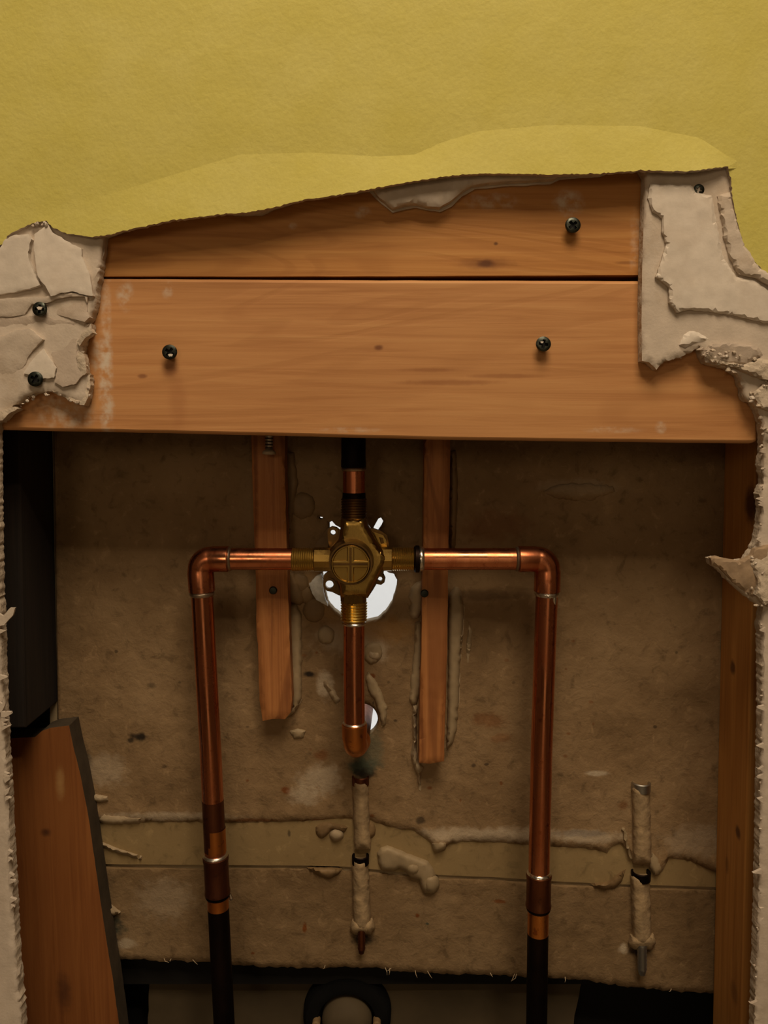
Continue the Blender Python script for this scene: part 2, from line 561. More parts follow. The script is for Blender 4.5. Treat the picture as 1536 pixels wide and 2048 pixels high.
RX, RZ0, RZ1, RB = 1.25, 0.0, 2.60, -2.30
OUT = [to_px(-RX, CORE, RZ1), to_px(RX, CORE, RZ1), to_px(RX, CORE, RZ0), to_px(-RX, CORE, RZ0)]
top_edge = [(208, 480), (240, 468), (300, 454), (345, 443), (440, 432), (480, 436), (520, 434), (545, 422), (575, 413), (600, 404), (700, 391), (745, 386), (760, 405), (785, 425), (810, 418),
            (830, 416), (850, 421), (880, 424), (900, 412), (925, 390), (945, 378), (1000, 372), (1050, 370), (1110, 366), (1120, 358), (1200, 355), (1230, 348), (1288, 344)]
right_in = [(1290, 352), (1287, 450), (1284, 552), (1283, 640), (1284, 722), (1300, 726), (1312, 738), (1328, 724), (1356, 716), (1378, 706), (1398, 694), (1404, 712), (1412, 726), (1440, 733), (1462, 738),
            (1478, 752), (1486, 780), (1490, 800), (1508, 806), (1516, 820), (1524, 850), (1527, 880), (1526, 905), (1521, 930), (1529, 960), (1518, 988), (1523, 1015), (1520, 1050), (1513, 1085), (1500, 1110),
            (1492, 1120), (1475, 1124), (1450, 1120), (1432, 1116), (1420, 1118), (1424, 1132), (1440, 1140), (1452, 1155), (1470, 1172), (1490, 1190), (1512, 1208), (1526, 1214), (1520, 1250), (1522, 1270),
            (1524, 1400), (1521, 1550), (1519, 1700), (1515, 1850), (1512, 1950), (1508, 2048), (1500, 2300)]
left_in = [(60, 2300), (44, 2060), (40, 2000), (32, 1900), (26, 1800), (19, 1650), (14, 1550), (10, 1480), (6, 1400), (3, 1300), (1, 1250), (-4, 1100), (-6, 900), (-6, 846),
           (2, 845), (12, 828), (26, 812), (38, 806), (52, 792), (75, 786), (100, 782), (112, 788), (140, 800), (160, 806), (168, 812), (176, 790), (180, 756), (170, 742), (168, 722), (164, 700), (170, 676), (184, 662),
           (182, 648), (172, 650), (178, 640), (188, 622), (192, 600), (194, 568), (198, 556), (203, 520)]
opening = rag(left_in, 2.8, 4, 1.0, .13, closed=False) + rag([(x, y - 9) for x, y in top_edge], 1.5, 6, 2.0, .05, closed=False) + rag(right_in[:5], .5, 12, 3.0, .05, closed=False) + rag(right_in[4:], 3.0, 4, 3.0, .13, closed=False) + [(1500, 2300)]


def core_h(x, y, d):
    e = .0006 * fbm(x * .010, y * .010, 3.1, 3) + .0002 * fbm(x * .06, y * .06, 1.1, 2)
    return e - .0016 * max(0, 1 - d / 5.0) ** 2


wall = slab('wall_front', OUT, CORE, WF, [M['gypsum'], M['gypsum_crumb']], None, [opening], 9, core_h, True, 50)
tag(wall, 'yellow painted plaster wall broken open around the timber and pipes', 'wall', kind='structure')

paint_in = [(-300, 3000), (-120, 700), (-60, 530), (-20, 500), (6, 488), (14, 472), (30, 462), (52, 452), (72, 444), (92, 442), (108, 456), (130, 466), (155, 470), (185, 474), (210, 471), (238, 464),
            (300, 450), (345, 440), (440, 429), (500, 424), (560, 412), (600, 401), (700, 386), (750, 376), (860, 357), (930, 348), (1000, 347), (1100, 349), (1200, 347), (1290, 340),
            (1330, 343), (1380, 342), (1420, 337), (1456, 333), (1462, 360), (1466, 400), (1476, 450), (1490, 492), (1508, 522), (1530, 545), (1570, 560), (1640, 640), (1700, 3000)]
edge_y = lambda x: np.interp(x, [p[0] for p in paint_in[8:34]], [p[1] for p in paint_in[8:34]])
crx = [-100, 100, 230, 390, 480, 620, 760, 830, 880, 960, 1100, 1280, 1400, 1465, 1600]
cry = [440, 425, 385, 336, 309, 305, 313, 309, 286, 262, 250, 252, 276, 318, 330]


def paint_h(x, y, d):
    e = .0005 * fbm(x * .006, y * .006, 8.0, 3)
    c = float(np.interp(x, crx, cry)); b = float(edge_y(x))
    if 0 < x < 1470 and y > c and y < b + 8:
        k = max(0, min(1.0, (x - 60) / 330.0, (1470 - x) / 60.0))
        e += k * .0048 * ((y - c) / max(b - c, 20))
    return e


pin = rag(paint_in, 2.4, 4, 4.0, .11, closed=False) + [(1700, 3000)]
slab('painted_face', OUT, PAINT, CORE + .0006, [M['yellow'], M['gypsum_grey']], wall, [pin], 14, paint_h, False, 5, extra=[(x, y) for x, y in zip(np.arange(200, 1470, 9.0), np.interp(np.arange(200, 1470, 9.0), crx, cry))],
     backh=lambda x, y: max(0.0, paint_h(x, y, 0) - .0003))


# torn plates of plaster left standing on the gypsum, left of the boards
def c1(*p): return [(x / 3.84, 400 + y / 3.84) for x, y in p]
def c2(*p): return [(1136 + x / 3.4125, 300 + y / 3.4125) for x, y in p]


def plate(name, pts, Yf, mat, seed, tilt=(0, 0), amp=1.4, edge=.0003, w=3, rough=.00035, back=CORE + .004, side=None, step=6):
    cx = sum(p[0] for p in pts) / len(pts); cy = sum(p[1] for p in pts) / len(pts)

    def h(x, y, d):
        return (x - cx) * tilt[0] * 1e-5 + (y - cy) * tilt[1] * 1e-5 + rough * fbm(x * .03, y * .03, seed, 4) - edge * max(0, 1 - d / w) ** 2
    return slab(name, rag(pts, amp, 4, seed, .12), Yf, back, [M[mat], M[side or mat]], wall, [], step, h, True, 22)


plate('plaster_plate', c1((-60, 420), (0, 370), (40, 300), (110, 270), (215, 262), (240, 300), (215, 400), (225, 470), (262, 560), (305, 655), (150, 700), (-60, 735)), -.0130, 'gypsum_white', 1, (1.2, -1.0))
plate('plaster_plate', c1((262, 262), (330, 215), (372, 190), (400, 250), (470, 285), (520, 320), (580, 350), (622, 372), (628, 430), (660, 510), (692, 590), (700, 660), (716, 735), (640, 728), (560, 700), (470, 712), (390, 738), (345, 660), (290, 590), (275, 500), (262, 400)), -.0128, 'gypsum_white', 2, (-1.6, 1.0))
plate('plaster_plate', c1((-60, 765), (90, 752), (230, 745), (330, 748), (430, 722), (560, 712), (670, 745), (668, 790), (650, 740), (540, 740), (430, 760), (360, 790), (240, 800), (190, 880), (60, 900), (-60, 890)), -.0118, 'gypsum', 3, (0, -3))
plate('plaster_plate', c1((375, 790), (470, 745), (640, 740), (672, 790), (668, 860), (690, 900), (650, 935), (560, 915), (440, 880), (380, 850)), -.0102, 'gypsum_grey', 4, (2, 6))
plate('plaster_plate', c1((-60, 1060), (40, 1040), (120, 1000), (230, 990), (330, 1070), (290, 1110), (215, 1200), (200, 1260), (110, 1340), (0, 1385), (-60, 1390)), -.0112, 'gypsum', 5, (1.5, -2.5))
plate('plaster_plate', c1((225, 1255), (330, 1140), (360, 1190), (430, 1290), (412, 1365), (330, 1370), (240, 1345), (180, 1330)), -.0118, 'gypsum_white', 6, (1, 1))
plate('plaster_plate', c1((365, 1150), (440, 1040), (520, 990), (640, 960), (690, 950), (640, 1000), (590, 1090), (590, 1170), (600, 1260), (640, 1340), (580, 1410), (480, 1435), (420, 1400), (440, 1290)), -.0103, 'gypsum_grey', 7, (2, 3))
plate('plaster_plate', c1((0, 900), (100, 905), (200, 885), (330, 890), (440, 920), (560, 930), (640, 955), (500, 985), (430, 985), (330, 1000), (230, 960), (60, 1040), (-40, 1045)), -.0098, 'gypsum_grey', 8, (0, -4))
plate('torn_paper', c1((590, 1090), (640, 1010), (690, 985), (715, 1020), (650, 1060), (610, 1120)), -.0125, 'gypsum_crumb', 9, (5, 0), 2)
plate('torn_paper', c1((385, 1440), (480, 1440), (590, 1430), (640, 1360), (690, 1340), (695, 1420), (672, 1520), (645, 1580), (570, 1555), (470, 1500)), -.0085, 'gypsum_crumb', 10, (3, 4), 2.5, back=-.002)
plate('torn_paper', c1((600, 1160), (640, 1180), (660, 1260), (665, 1330), (630, 1350), (600, 1280), (585, 1200)), -.0120, 'gypsum_crumb', 11, (3, 0), 2)
plate('torn_paper', c1((-40, 1640), (40, 1610), (110, 1585), (135, 1605), (70, 1640), (20, 1690), (-40, 1710)), -.0120, 'gypsum_crumb', 12, (3, 3), 2, back=-.003)
plate('torn_paper', c1((620, 340), (700, 300), (805, 285), (800, 400), (775, 500), (770, 600), (720, 590), (690, 500), (640, 430)), -.0060, 'gypsum_grey', 13, (1, 0), 2, back=-.0005)
plate('torn_paper', c1((700, 600), (748, 620), (745, 800), (700, 830), (670, 800), (690, 740), (715, 700)), -.0055, 'gypsum_grey', 14, (1, 0), 2, back=-.0005)
# right of the boards
plate('plaster_plate', c2((560, 232), (840, 236), (870, 290), (930, 300), (985, 312), (1005, 450), (1035, 600), (1065, 745), (1145, 865), (1280, 890), (1400, 965), (1500, 1000), (1500, 1215), (1400, 1195), (1280, 1165), (1100, 1125), (930, 1100),
          (830, 1092), (742, 1110), (690, 1040), (688, 935), (600, 868), (628, 780), (668, 640), (640, 560), (640, 470), (575, 420), (545, 330)), -.0122, 'gypsum_white', 21, (-.6, .6), 2.0, .0016, 6, .0003, side='gypsum_crumb')
plate('plaster_ridge', c2((1018, 315), (1060, 300), (1105, 285), (1122, 330), (1150, 450), (1200, 620), (1300, 800), (1400, 860), (1480, 880), (1480, 985), (1400, 935), (1290, 872), (1170, 848), (1105, 740), (1068, 600), (1046, 460)), -.0134, 'gypsum', 22, (3, 0), 2.0, .0016, 6, .0006)
plate('plaster_blob', c2((760, 1330), (790, 1260), (830, 1232), (890, 1240), (960, 1290), (920, 1310), (860, 1318), (800, 1350)), -.0112, 'gypsum_white', 23, (0, 2), 1.5, .0015, 7)
plate('torn_paper', c2((965, 1330), (1080, 1312), (1200, 1325), (1300, 1345), (1330, 1400), (1240, 1450), (1150, 1470), (1060, 1460), (940, 1450), (925, 1390)), -.0128, 'gypsum_grey', 24, (2, -5), 2.2, .001, 4, .0008)
plate('torn_paper', c2((925, 1400), (1000, 1450), (1100, 1470), (1200, 1510), (1330, 1560), (1400, 1580), (1400, 1450), (1320, 1420), (1200, 1465), (1050, 1440), (950, 1380)), -.0142, 'gypsum_crumb', 25, (2, 2), 2.5, .0012, 4, .0012)
plate('torn_paper', c2((1270, 1660), (1330, 1600), (1420, 1580), (1420, 1800), (1320, 1760), (1280, 1700)), -.0132, 'gypsum_crumb', 26, (2, 2), 2.5, .0012, 4, .0012)
plate('torn_paper', [(1421, 1116), (1434, 1113), (1455, 1118), (1478, 1122), (1500, 1112), (1510, 1098), (1540, 1090), (1560, 1120), (1560, 1215), (1528, 1212), (1512, 1200), (1492, 1186), (1470, 1168), (1452, 1150), (1440, 1136), (1424, 1130)], -.0125, 'paper_brown', 27, (-1, -4), 2.0, .0012, 4, .001, back=-.009)
plate('torn_paper', [(1500, 1128), (1516, 1102), (1545, 1092), (1560, 1140), (1560, 1200), (1530, 1210), (1512, 1190), (1516, 1160)], -.0148, 'gypsum_crumb', 28, (2, 2), 2.5, .0012, 4, .0014)
# shards of torn face paper at the left cut edge
for k, q in enumerate([[(-12, 1222), (6, 1232), (20, 1216), (30, 1216), (26, 1230), (8, 1250), (-12, 1254)], [(-8, 1400), (4, 1408), (9, 1392), (10, 1410), (2, 1425), (-8, 1424)], [(2, 1424), (22, 1424), (23, 1428), (8, 1436), (2, 1434)],
                       [(6, 1556), (22, 1550), (20, 1558), (10, 1566)], [(8, 1582), (20, 1575), (16, 1586), (10, 1592)], [(34, 1940), (42, 1930), (40, 1946), (34, 1954)]]):
    plate('paper_shard', q, -.0125, 'gypsum', 40 + k, (0, 0), .8, .0006, 3, .0004, -.010, step=0)
rt = random.Random(11)
for k in range(34):
    y = rt.uniform(1230, 2040) if k % 2 else rt.uniform(900, 2040)
    if k % 2 == 0:
        x = float(np.interp(y, [900, 1090, 1214, 1700, 2048], [1527, 1516, 1526, 1519, 1508]))
        if 1090 < y < 1220: continue
        w = rt.uniform(5, 12); q = [(x + 6, y - 5), (x - w * .5, y - rt.uniform(-3, 3)), (x - w * rt.uniform(.6, 1), y + rt.uniform(-2, 4)), (x + 6, y + 6)]
    else:
        x = float(np.interp(y, [1250, 1480, 1800, 2048], [1, 10, 26, 44]))
        w = rt.uniform(5, 12); q = [(x - 6, y - 5), (x + w * .5, y - rt.uniform(-3, 3)), (x + w * rt.uniform(.6, 1), y - rt.uniform(-2, 6)), (x - 6, y + 6)]
    plate('paper_shard', q, -.0120, 'gypsum', 60 + k, (0, 0), .8, .0003, 3, .0004, -.0095, step=0)
# loose crumbs of plaster clinging to the broken edges
rc = random.Random(21)


def crumbs(line, n, y0, y1, rmin, rmax, spread):
    L = [(Vector(a), Vector(b)) for a, b in zip(line, line[1:])]
    W = [(b - a).length for a, b in L]
    for _ in range(n):
        a, b = rc.choices(L, W)[0]
        p = a.lerp(b, rc.random()) + Vector((rc.gauss(0, spread), rc.gauss(0, spread)))
        Y = rc.uniform(y0, y1); c = at(p.x, p.y, Y); r = rc.uniform(rmin, rmax) * mpp(Y)
        bm = bmesh.new(); bmesh.ops.create_icosphere(bm, subdivisions=1, radius=1)
        sx, sy, sz = rc.uniform(.7, 1.4), rc.uniform(.6, 1), rc.uniform(.6, 1.1)
        vs = []
        for v in bm.verts:
            k = r * rc.uniform(.7, 1.25)
            vs.append(c + Vector((v.co.x * sx, v.co.y * sy, v.co.z * sz)) * k)
        fs = [tuple(v.index for v in f.verts) for f in bm.faces]; bm.free()
        mk('plaster_crumb', vs, fs, M[rc.choice(['gypsum', 'gypsum_crumb', 'gypsum_grey', 'gypsum_white'])], wall, None, 20)


crumbs([(1404, 704), (1440, 724), (1475, 740), (1500, 765), (1516, 800), (1527, 850), (1531, 900)], 60, -.013, -.003, 2.5, 7, 5)
crumbs([(1420, 702), (1470, 715), (1520, 735), (1536, 780)], 24, -.0145, -.0125, 2, 5, 6)
crumbs([(1506, 1100), (1522, 1130), (1517, 1165), (1527, 1205)], 30, -.0150, -.006, 2.5, 6.5, 6)
crumbs([(184, 655), (166, 700), (176, 750), (172, 805)], 22, -.011, -.003, 1.8, 4.5, 3)
crumbs([(30, 812), (80, 786), (120, 790), (165, 808)], 20, -.011, -.003, 1.8, 4.5, 3)
crumbs([(60, 450), (95, 448), (75, 440)], 10, -.0135, -.0115, 1.8, 4, 3)
crumbs([(1530, 920), (1522, 1060)], 10, -.011, -.005, 2, 4, 2)
crumbs([(1524, 1230), (1520, 1700), (1510, 2040)], 26, -.011, -.006, 1.5, 3.5, 2)
crumbs([(1290, 725), (1350, 716), (1400, 695)], 10, -.009, -.003, 1.5, 3.5, 2)
# paper remnant glued to the upper board
slab('paper_remnant', rag([(735, 380), (755, 400), (785, 425), (812, 418), (832, 415), (880, 424), (905, 412), (925, 392), (950, 378), (1010, 372), (1100, 368), (1120, 358), (1200, 352), (1240, 340), (900, 330)], 1.0, 5, 6.1), -.0016, WF,
     [M['gypsum_white'], M['gypsum']], wall, [], 12, lambda x, y, d: .0005 * fbm(x * .04, y * .04, 2, 3), False)

# the room on this side: brown walls, tan floor, and an added white door for the copper to reflect
for nm, b, mt, lab in (('wall_room_back', (-RX, RX, RB - .02, RB, RZ0, RZ1), 'room_wall', 'brown wall behind the photographer with an added white door'),
                       ('wall_room_left', (-RX - .02, -RX, RB - .02, 0, RZ0, RZ1), 'room_wall', 'brown left side wall of the near room'),
                       ('wall_room_right', (RX, RX + .02, RB - .02, 0, RZ0, RZ1), 'room_wall', 'brown right side wall of the near room'),
                       ('floor_room', (-RX - .02, RX + .02, RB - .02, .02, RZ0 - .02, RZ0), 'floor', 'tan floor of the near room'),
                       ('ceiling_room', (-RX - .02, RX + .02, RB - .02, .02, RZ1, RZ1 + .02), 'room_wall', 'brown boarded ceiling of the near room')):
    tag(box(nm, *b, M[mt]), lab, nm.split('_')[0], kind='structure')
dr = box('reflector_door', -.12, .64, RB + .001, RB + .035, RZ0 + .005, RZ0 + 2.02, M['white'])  # added out of view as a bright reflector for the pipes
tag(dr, 'added white panelled door, unseen, reflecting in the copper pipes', 'door', kind='structure')
for zz in (.25, .80, 1.38):
    for xx in (-.03, .29):
        box('door_panel', xx, xx + .26, RB + .034, RB + .042, zz, zz + .42, M['white'], dr, .004)
lathe_y('door_knob', .58, 1.0, [(RB + .03, .012), (RB + .06, .012), (RB + .065, .026), (RB + .085, .028), (RB + .095, .018), (RB + .097, 1e-5)], M['brass'], dr, 24)

# ---------------------------------------------------------------- timber
def board(name, quad, Yf, Yb, mat, label, cat='board', bev=.0015, amp=.5, group=None, parent=None):
    o = slab(name, rag(quad, amp, 30, 3.3, .02), Yf, Yb, [mat, mat], parent, [], 0)
    bevel_mod(o, bev)
    tag(o, label, cat, group)
    return o


board('header_board', [(-400, 200), (1700, 200), (1700, 549), (1280, 550), (700, 553), (215, 553), (-400, 550)], WF + .0006, .036, M['wood_upper'], 'upper orange pine board, mostly hidden behind the yellow wall edge')
board('header_board', [(-400, 552), (215, 556), (700, 559), (1280, 561), (1516, 563), (1519, 780), (1516, 884), (1500, 887), (900, 880), (400, 868), (0, 860), (-400, 851)], WF + .0004, .037, M['wood_lower'],
      'lower wide orange pine board with two black screws above the pipes', bev=.0022)


def plank3(name, front, Yf, Yb, mat, label, cat, bev=.0012):
    """a timber given by its front outline, straight back in depth"""
    o = slab(name, front, Yf, Yb, [mat, mat], None, [], 0)
    bevel_mod(o, bev); tag(o, label, cat)
    return o


# right stud: what shows is its inner side, running from the back board to the wall
def side_stud(name, top_px, bot_px, Yb, Yf, width, mat, label, sgn, zlow=None):
    a, b = at(*top_px, Yb), at(*bot_px, Yb)
    k = (b - a) / (b.z - a.z)
    t = a + k * (CZ + .45 - a.z); q = a + k * ((zlow or CZ - .75) - a.z)
    vs = []
    for p in (q, t):
        for dx, y in ((0, Yf), (0, Yb), (sgn * width, Yb), (sgn * width, Yf)):
            vs.append((p.x + dx, y, p.z))
    fs = [(0, 1, 2, 3), (4, 5, 6, 7), (0, 1, 5, 4), (1, 2, 6, 5), (2, 3, 7, 6), (3, 0, 4, 7)]
    o = mk(name, vs, fs, mat, None, None, 30)
    bevel_mod(o, .0012); tag(o, label, 'stud')
    return o


side_stud('wall_stud', (1449, 900), (1425, 2040), .0885, .038, .04, M['wood_stud'], 'brown timber stud upright at the right edge of the cavity', 1)
side_stud('wall_stud', (112, 900), (122, 1440), .0998, .038, .04, M['wood_dark'], 'timber stud at the left of the cavity, coloured near black for its shade', -1, at(80, 1425, .07).z)

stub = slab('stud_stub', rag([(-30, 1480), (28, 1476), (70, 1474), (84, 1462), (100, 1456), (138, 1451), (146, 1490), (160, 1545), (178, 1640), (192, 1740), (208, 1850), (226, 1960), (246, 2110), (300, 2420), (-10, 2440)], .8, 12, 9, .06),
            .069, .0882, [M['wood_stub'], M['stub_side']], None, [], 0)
bevel_mod(stub, .0008)
tag(stub, 'reddish sawn-off timber stub leaning at the lower left', 'stud')


def strip_h(seed, amp=.0008):
    return lambda x, y, d: amp * fbm(x * .10, y * .004, seed, 3) - .0015 * max(0, 1 - d / 4) ** 2


st1 = slab('furring_strip', rag([(501, 840), (569, 840), (571, 1000), (575, 1150), (580, 1300), (584, 1400), (582, 1425), (570, 1438), (545, 1437), (525, 1442), (519, 1400), (516, 1290), (513, 1270), (512, 1150), (506, 1000)], 1.2, 12, 2.2, .05),
           .070, .0888, [M['wood_strip']] * 2, None, [], 9, strip_h(3.0), True)
tag(st1, 'short wooden strip behind the left arm of the valve', 'wood strip')
st2 = slab('furring_strip', rag([(849, 840), (901, 840), (899, 1000), (896, 1150), (894, 1300), (891, 1420), (888, 1522), (860, 1528), (838, 1526), (839, 1430), (843, 1300), (845, 1150), (848, 1000)], .9, 12, 2.7, .05),
           .070, .0888, [M['wood_strip']] * 2, None, [], 9, strip_h(5.0), True)
tag(st2, 'longer wooden strip behind the right arm of the valve', 'wood strip')

# ---------------------------------------------------------------- back board of the cavity
PB = .089
main_hole = rag([(645, 1148), (650, 1178), (655, 1204), (668, 1220), (690, 1236), (715, 1242), (735, 1243), (755, 1238), (771, 1225), (784, 1205), (792, 1182), (795, 1160), (788, 1148), (776, 1144), (745, 1120), (690, 1110), (655, 1125)], 1.0, 4, 5.5, .1)
small_holes = [[(658, 1045), (664, 1042), (671, 1050), (684, 1057), (684, 1078), (659, 1076)], [(757, 1037), (762, 1035), (767, 1043), (763, 1052), (756, 1062), (746, 1060), (748, 1053)], circ(642, 1036, 4.2, 8, 2.6)]
spout_hole = circ(725, 1440, 31, 24, 33)
HOLES = [main_hole] + small_holes + [spout_hole]
up_low = [(150, 1632), (200, 1640), (250, 1642), (300, 1643), (400, 1644), (500, 1645), (600, 1642), (650, 1640), (690, 1636), (740, 1640), (765, 1650), (790, 1656), (830, 1662), (862, 1684), (868, 1702), (884, 1700), (900, 1688), (930, 1682), (1000, 1684),
          (1060, 1690), (1120, 1694), (1170, 1696), (1205, 1702), (1214, 1706), (1224, 1692), (1240, 1686), (1258, 1702), (1266, 1728), (1300, 1735), (1312, 1750), (1325, 1742), (1338, 1716), (1380, 1722), (1425, 1742), (1470, 1750)]
upper = [(104, 700), (1470, 700), (1470, 1750)] + rag(up_low[::-1], 2.0, 6, 7.0, .06, closed=False) + [(118, 1625)]


def panel_h(x, y, d):
    e = .0010 * fbm(x * .012, y * .012, 4.0, 4) + .0005 * fbm(x * .07, y * .07, 2.0, 3)
    # ridges of skimmed adhesive towards the lower lip of the board
    lip = math.exp(-((y - float(np.interp(x, [p[0] for p in up_low], [p[1] for p in up_low])) + 14) / 14.0) ** 2)
    return e + .0016 * lip * (.6 + fbm(x * .02, 1, 9, 3)) - .002 * max(0, 1 - d / 5) ** 2


back = slab('wall_back', [(100, 690), (1476, 690), (1476, 1960), (1300, 1960), (700, 1920), (260, 1912), (205, 1915), (100, 1500)], PB + .0045, PB + .0135, [M['core'], M['core']], None, HOLES, 0)
tag(back, 'brown backer board of the shower wall seen from inside the wall', 'wall', kind='structure')
slab('backer_sheet', upper, PB, PB + .0047, [M['panel'], M['core']], back, HOLES, 7, panel_h, True, 50)
band_out = rag([(120, 1600), (1470, 1600), (1474, 1776), (1430, 1774), (1300, 1770), (1220, 1768), (1100, 1762), (1000, 1755), (880, 1750), (780, 1742), (690, 1733), (600, 1731), (450, 1730), (300, 1729), (200, 1728), (120, 1726)], .6, 20, 3.0, .03)
slab('joint_band', band_out, PB + .0022, PB + .0046, [M['band'], M['core']], back, [], 20, lambda x, y, d: .0004 * fbm(x * .01, y * .01, 1, 2))
low_top = [(120, 1729), (300, 1732), (450, 1733), (600, 1734), (690, 1736), (780, 1745), (880, 1753), (1000, 1758), (1100, 1765), (1220, 1771), (1300, 1773), (1430, 1777), (1474, 1779)]
low_bot = [(1474, 1990), (1425, 1986), (1370, 1984), (1300, 1978), (1230, 1970), (1170, 1960), (1100, 1956), (1000, 1950), (900, 1948), (820, 1944), (740, 1936), (690, 1934), (600, 1936), (500, 1932), (400, 1924), (300, 1920), (220, 1918), (150, 1915)]


def low_h(x, y, d):
    return .0012 * fbm(x * .012, y * .012, 14.0, 4) + .0005 * fbm(x * .06, y * .06, 3.0, 3) - .003 * max(0, 1 - d / 6) ** 2


slab('backer_sheet', low_top + rag(low_bot, 3.5, 6, 8.0, .08, closed=False) + [(120, 1912)], PB + .0026, PB + .012, [M['panel_low'], M['core']], back, [], 7, low_h, True, 50)
# loose fibres hanging from its ragged lower edge
rf = random.Random(3)
for k in range(14):
    x = rf.choice([rf.uniform(240, 400), rf.uniform(640, 960), rf.uniform(960, 1420)])
    y = float(np.interp(x, [p[0] for p in low_bot[::-1]], [p[1] for p in low_bot[::-1]])) - 4
    p0 = at(x, y, PB + .003); p1 = at(x + rf.uniform(-10, 10), y + rf.uniform(4, 16), PB + .001)
    tube('paper_fibre', [p0, (p0 + p1) / 2 + Vector((rf.uniform(-.001, .001), -.001, 0)), p1], [.00035, .0003, .0001], M['adhesive_pale'], back, 5)


def blob(name, pts, hh, w, mat, seed=1.0, amp=1.5, Y=PB, rough=.0006, step=5, fr=.05, parent=back):
    dm = dome(hh, w)
    return slab(name, rag(pts, amp, 4, seed, .08), Y, PB + .004, [M[mat]] * 2, parent, [], step, lambda x, y, d: dm(x, y, d) + rough * fbm(x * fr, y * fr, seed, 3) * min(1, d / 5), True, 60)


# squeezed adhesive beside the strips
blob('adhesive_bead', [(571, 900), (588, 905), (596, 960), (590, 1010), (582, 1060), (576, 1080)], .003, 9, 'adhesive_dark', 1)
blob('adhesive_bead', [(577, 1210), (592, 1205), (603, 1230), (604, 1300), (603, 1360), (604, 1395), (596, 1415), (584, 1424), (580, 1380), (578, 1300)], .005, 9, 'adhesive', 2)
blob('adhesive_bead', [(584, 1415), (600, 1402), (605, 1398), (590, 1425), (570, 1438), (562, 1440), (570, 1428)], .006, 4, 'adhesive_pale', 3)
blob('adhesive_bead', [(576, 1140), (590, 1145), (600, 1168), (612, 1200), (600, 1212), (580, 1205)], .004, 10, 'adhesive_dark', 4)
blob('adhesive_bead', [(900, 900), (912, 900), (916, 960), (914, 1040), (910, 1110), (898, 1120), (897, 1000)], .0045, 8, 'adhesive_dark', 5)
blob('adhesive_bead', [(896, 1190), (912, 1170), (922, 1182), (928, 1215), (926, 1260), (920, 1330), (918, 1400), (914, 1460), (904, 1490), (892, 1500), (894, 1440), (896, 1330)], .0055, 10, 'adhesive', 6)
blob('adhesive_bead', [(916, 1180), (923, 1188), (929, 1215), (927, 1258), (921, 1330), (919, 1400), (915, 1440), (917, 1330), (922, 1250), (922, 1210)], .0075, 3, 'adhesive_pale', 6.5, .4)
blob('adhesive_bead', [(846, 1160), (834, 1164), (822, 1174), (816, 1194), (822, 1206), (818, 1226), (824, 1240), (838, 1236), (846, 1215)], .006, 10, 'adhesive_pale', 7)
blob('adhesive_bead', [(843, 1240), (830, 1244), (828, 1300), (822, 1350), (818, 1395), (822, 1410), (834, 1408), (842, 1380), (844, 1300)], .004, 8, 'adhesive', 8)
blob('adhesive_bead', [(836, 1408), (826, 1410), (824, 1440), (826, 1480), (820, 1510), (826, 1530), (834, 1550), (838, 1580), (842, 1582), (842, 1548), (848, 1535), (838, 1525), (834, 1500), (834, 1450)], .0055, 6, 'adhesive_pale', 9, 1)
blob('adhesive_bead', [(938, 1250), (944, 1262), (942, 1290), (936, 1330), (932, 1300), (935, 1270)], .0022, 4, 'adhesive', 10, .6)
# round dabs
for i, (x, y, r, m_) in enumerate([(606, 1012, 25, 'adhesive_dark'), (596, 1168, 21, 'adhesive_dark'), (628, 1220, 23, 'adhesive_dark'), (612, 1190, 16, 'adhesive_dark'), (652, 1270, 17, 'adhesive'), (745, 1306, 20, 'adhesive')]):
    blob('adhesive_dab', circ(x, y, r, 18, r * 1.1), .0026, r * .7, m_, 20 + i, 2)
blob('adhesive_smear', [(735, 1340), (752, 1360), (764, 1385), (775, 1415), (772, 1448), (764, 1455), (758, 1425), (748, 1400), (736, 1385), (730, 1360)], .0035, 8, 'adhesive', 31, 2)
blob('adhesive_smear', [(645, 1352), (658, 1366), (672, 1385), (680, 1400), (674, 1410), (660, 1392), (648, 1372)], .003, 6, 'adhesive_pale', 32, 2)
blob('adhesive_smear', [(576, 1462), (596, 1456), (612, 1462), (608, 1476), (588, 1478)], .002, 6, 'adhesive', 33, 1)
blob('adhesive_smear', [(735, 1300), (760, 1302), (762, 1318), (748, 1322), (733, 1316)], .003, 6, 'adhesive_pale', 34, 1)
blob('adhesive_smear', [(1080, 985), (1120, 968), (1170, 965), (1225, 972), (1232, 985), (1190, 1000), (1150, 1002), (1110, 996)], .002, 14, 'panel', 35, 4)
# the lumps on the joint band
BB = PB + .0022
blob('adhesive_lump', [(762, 1694), (775, 1690), (800, 1700), (830, 1712), (856, 1722), (868, 1738), (873, 1760), (872, 1778), (862, 1788), (850, 1788), (842, 1776), (838, 1760), (822, 1756), (810, 1742), (800, 1738), (785, 1744), (765, 1742), (756, 1728), (754, 1706)], .0065, 12, 'adhesive', 41, 1.2, BB)
blob('adhesive_lump', circ(862, 1768, 17, 16, 20), .0085, 14, 'adhesive', 42, 1, BB)
blob('adhesive_lump', circ(826, 1738, 16, 16, 15), .0085, 12, 'adhesive', 42.5, 1, BB)
blob('adhesive_lump', circ(673, 1670, 15, 16, 13), .006, 9, 'adhesive_pale', 43, 1, BB)
blob('adhesive_lump', [(630, 1650), (650, 1644), (680, 1648), (696, 1655), (690, 1664), (665, 1660), (655, 1670), (640, 1680), (632, 1668)], .004, 6, 'adhesive_dark', 44, 2, BB)
blob('adhesive_lump', [(614, 1735), (640, 1736), (672, 1736), (684, 1738), (676, 1750), (660, 1757), (643, 1754), (628, 1746)], .005, 7, 'adhesive_dark', 45, 1, BB)
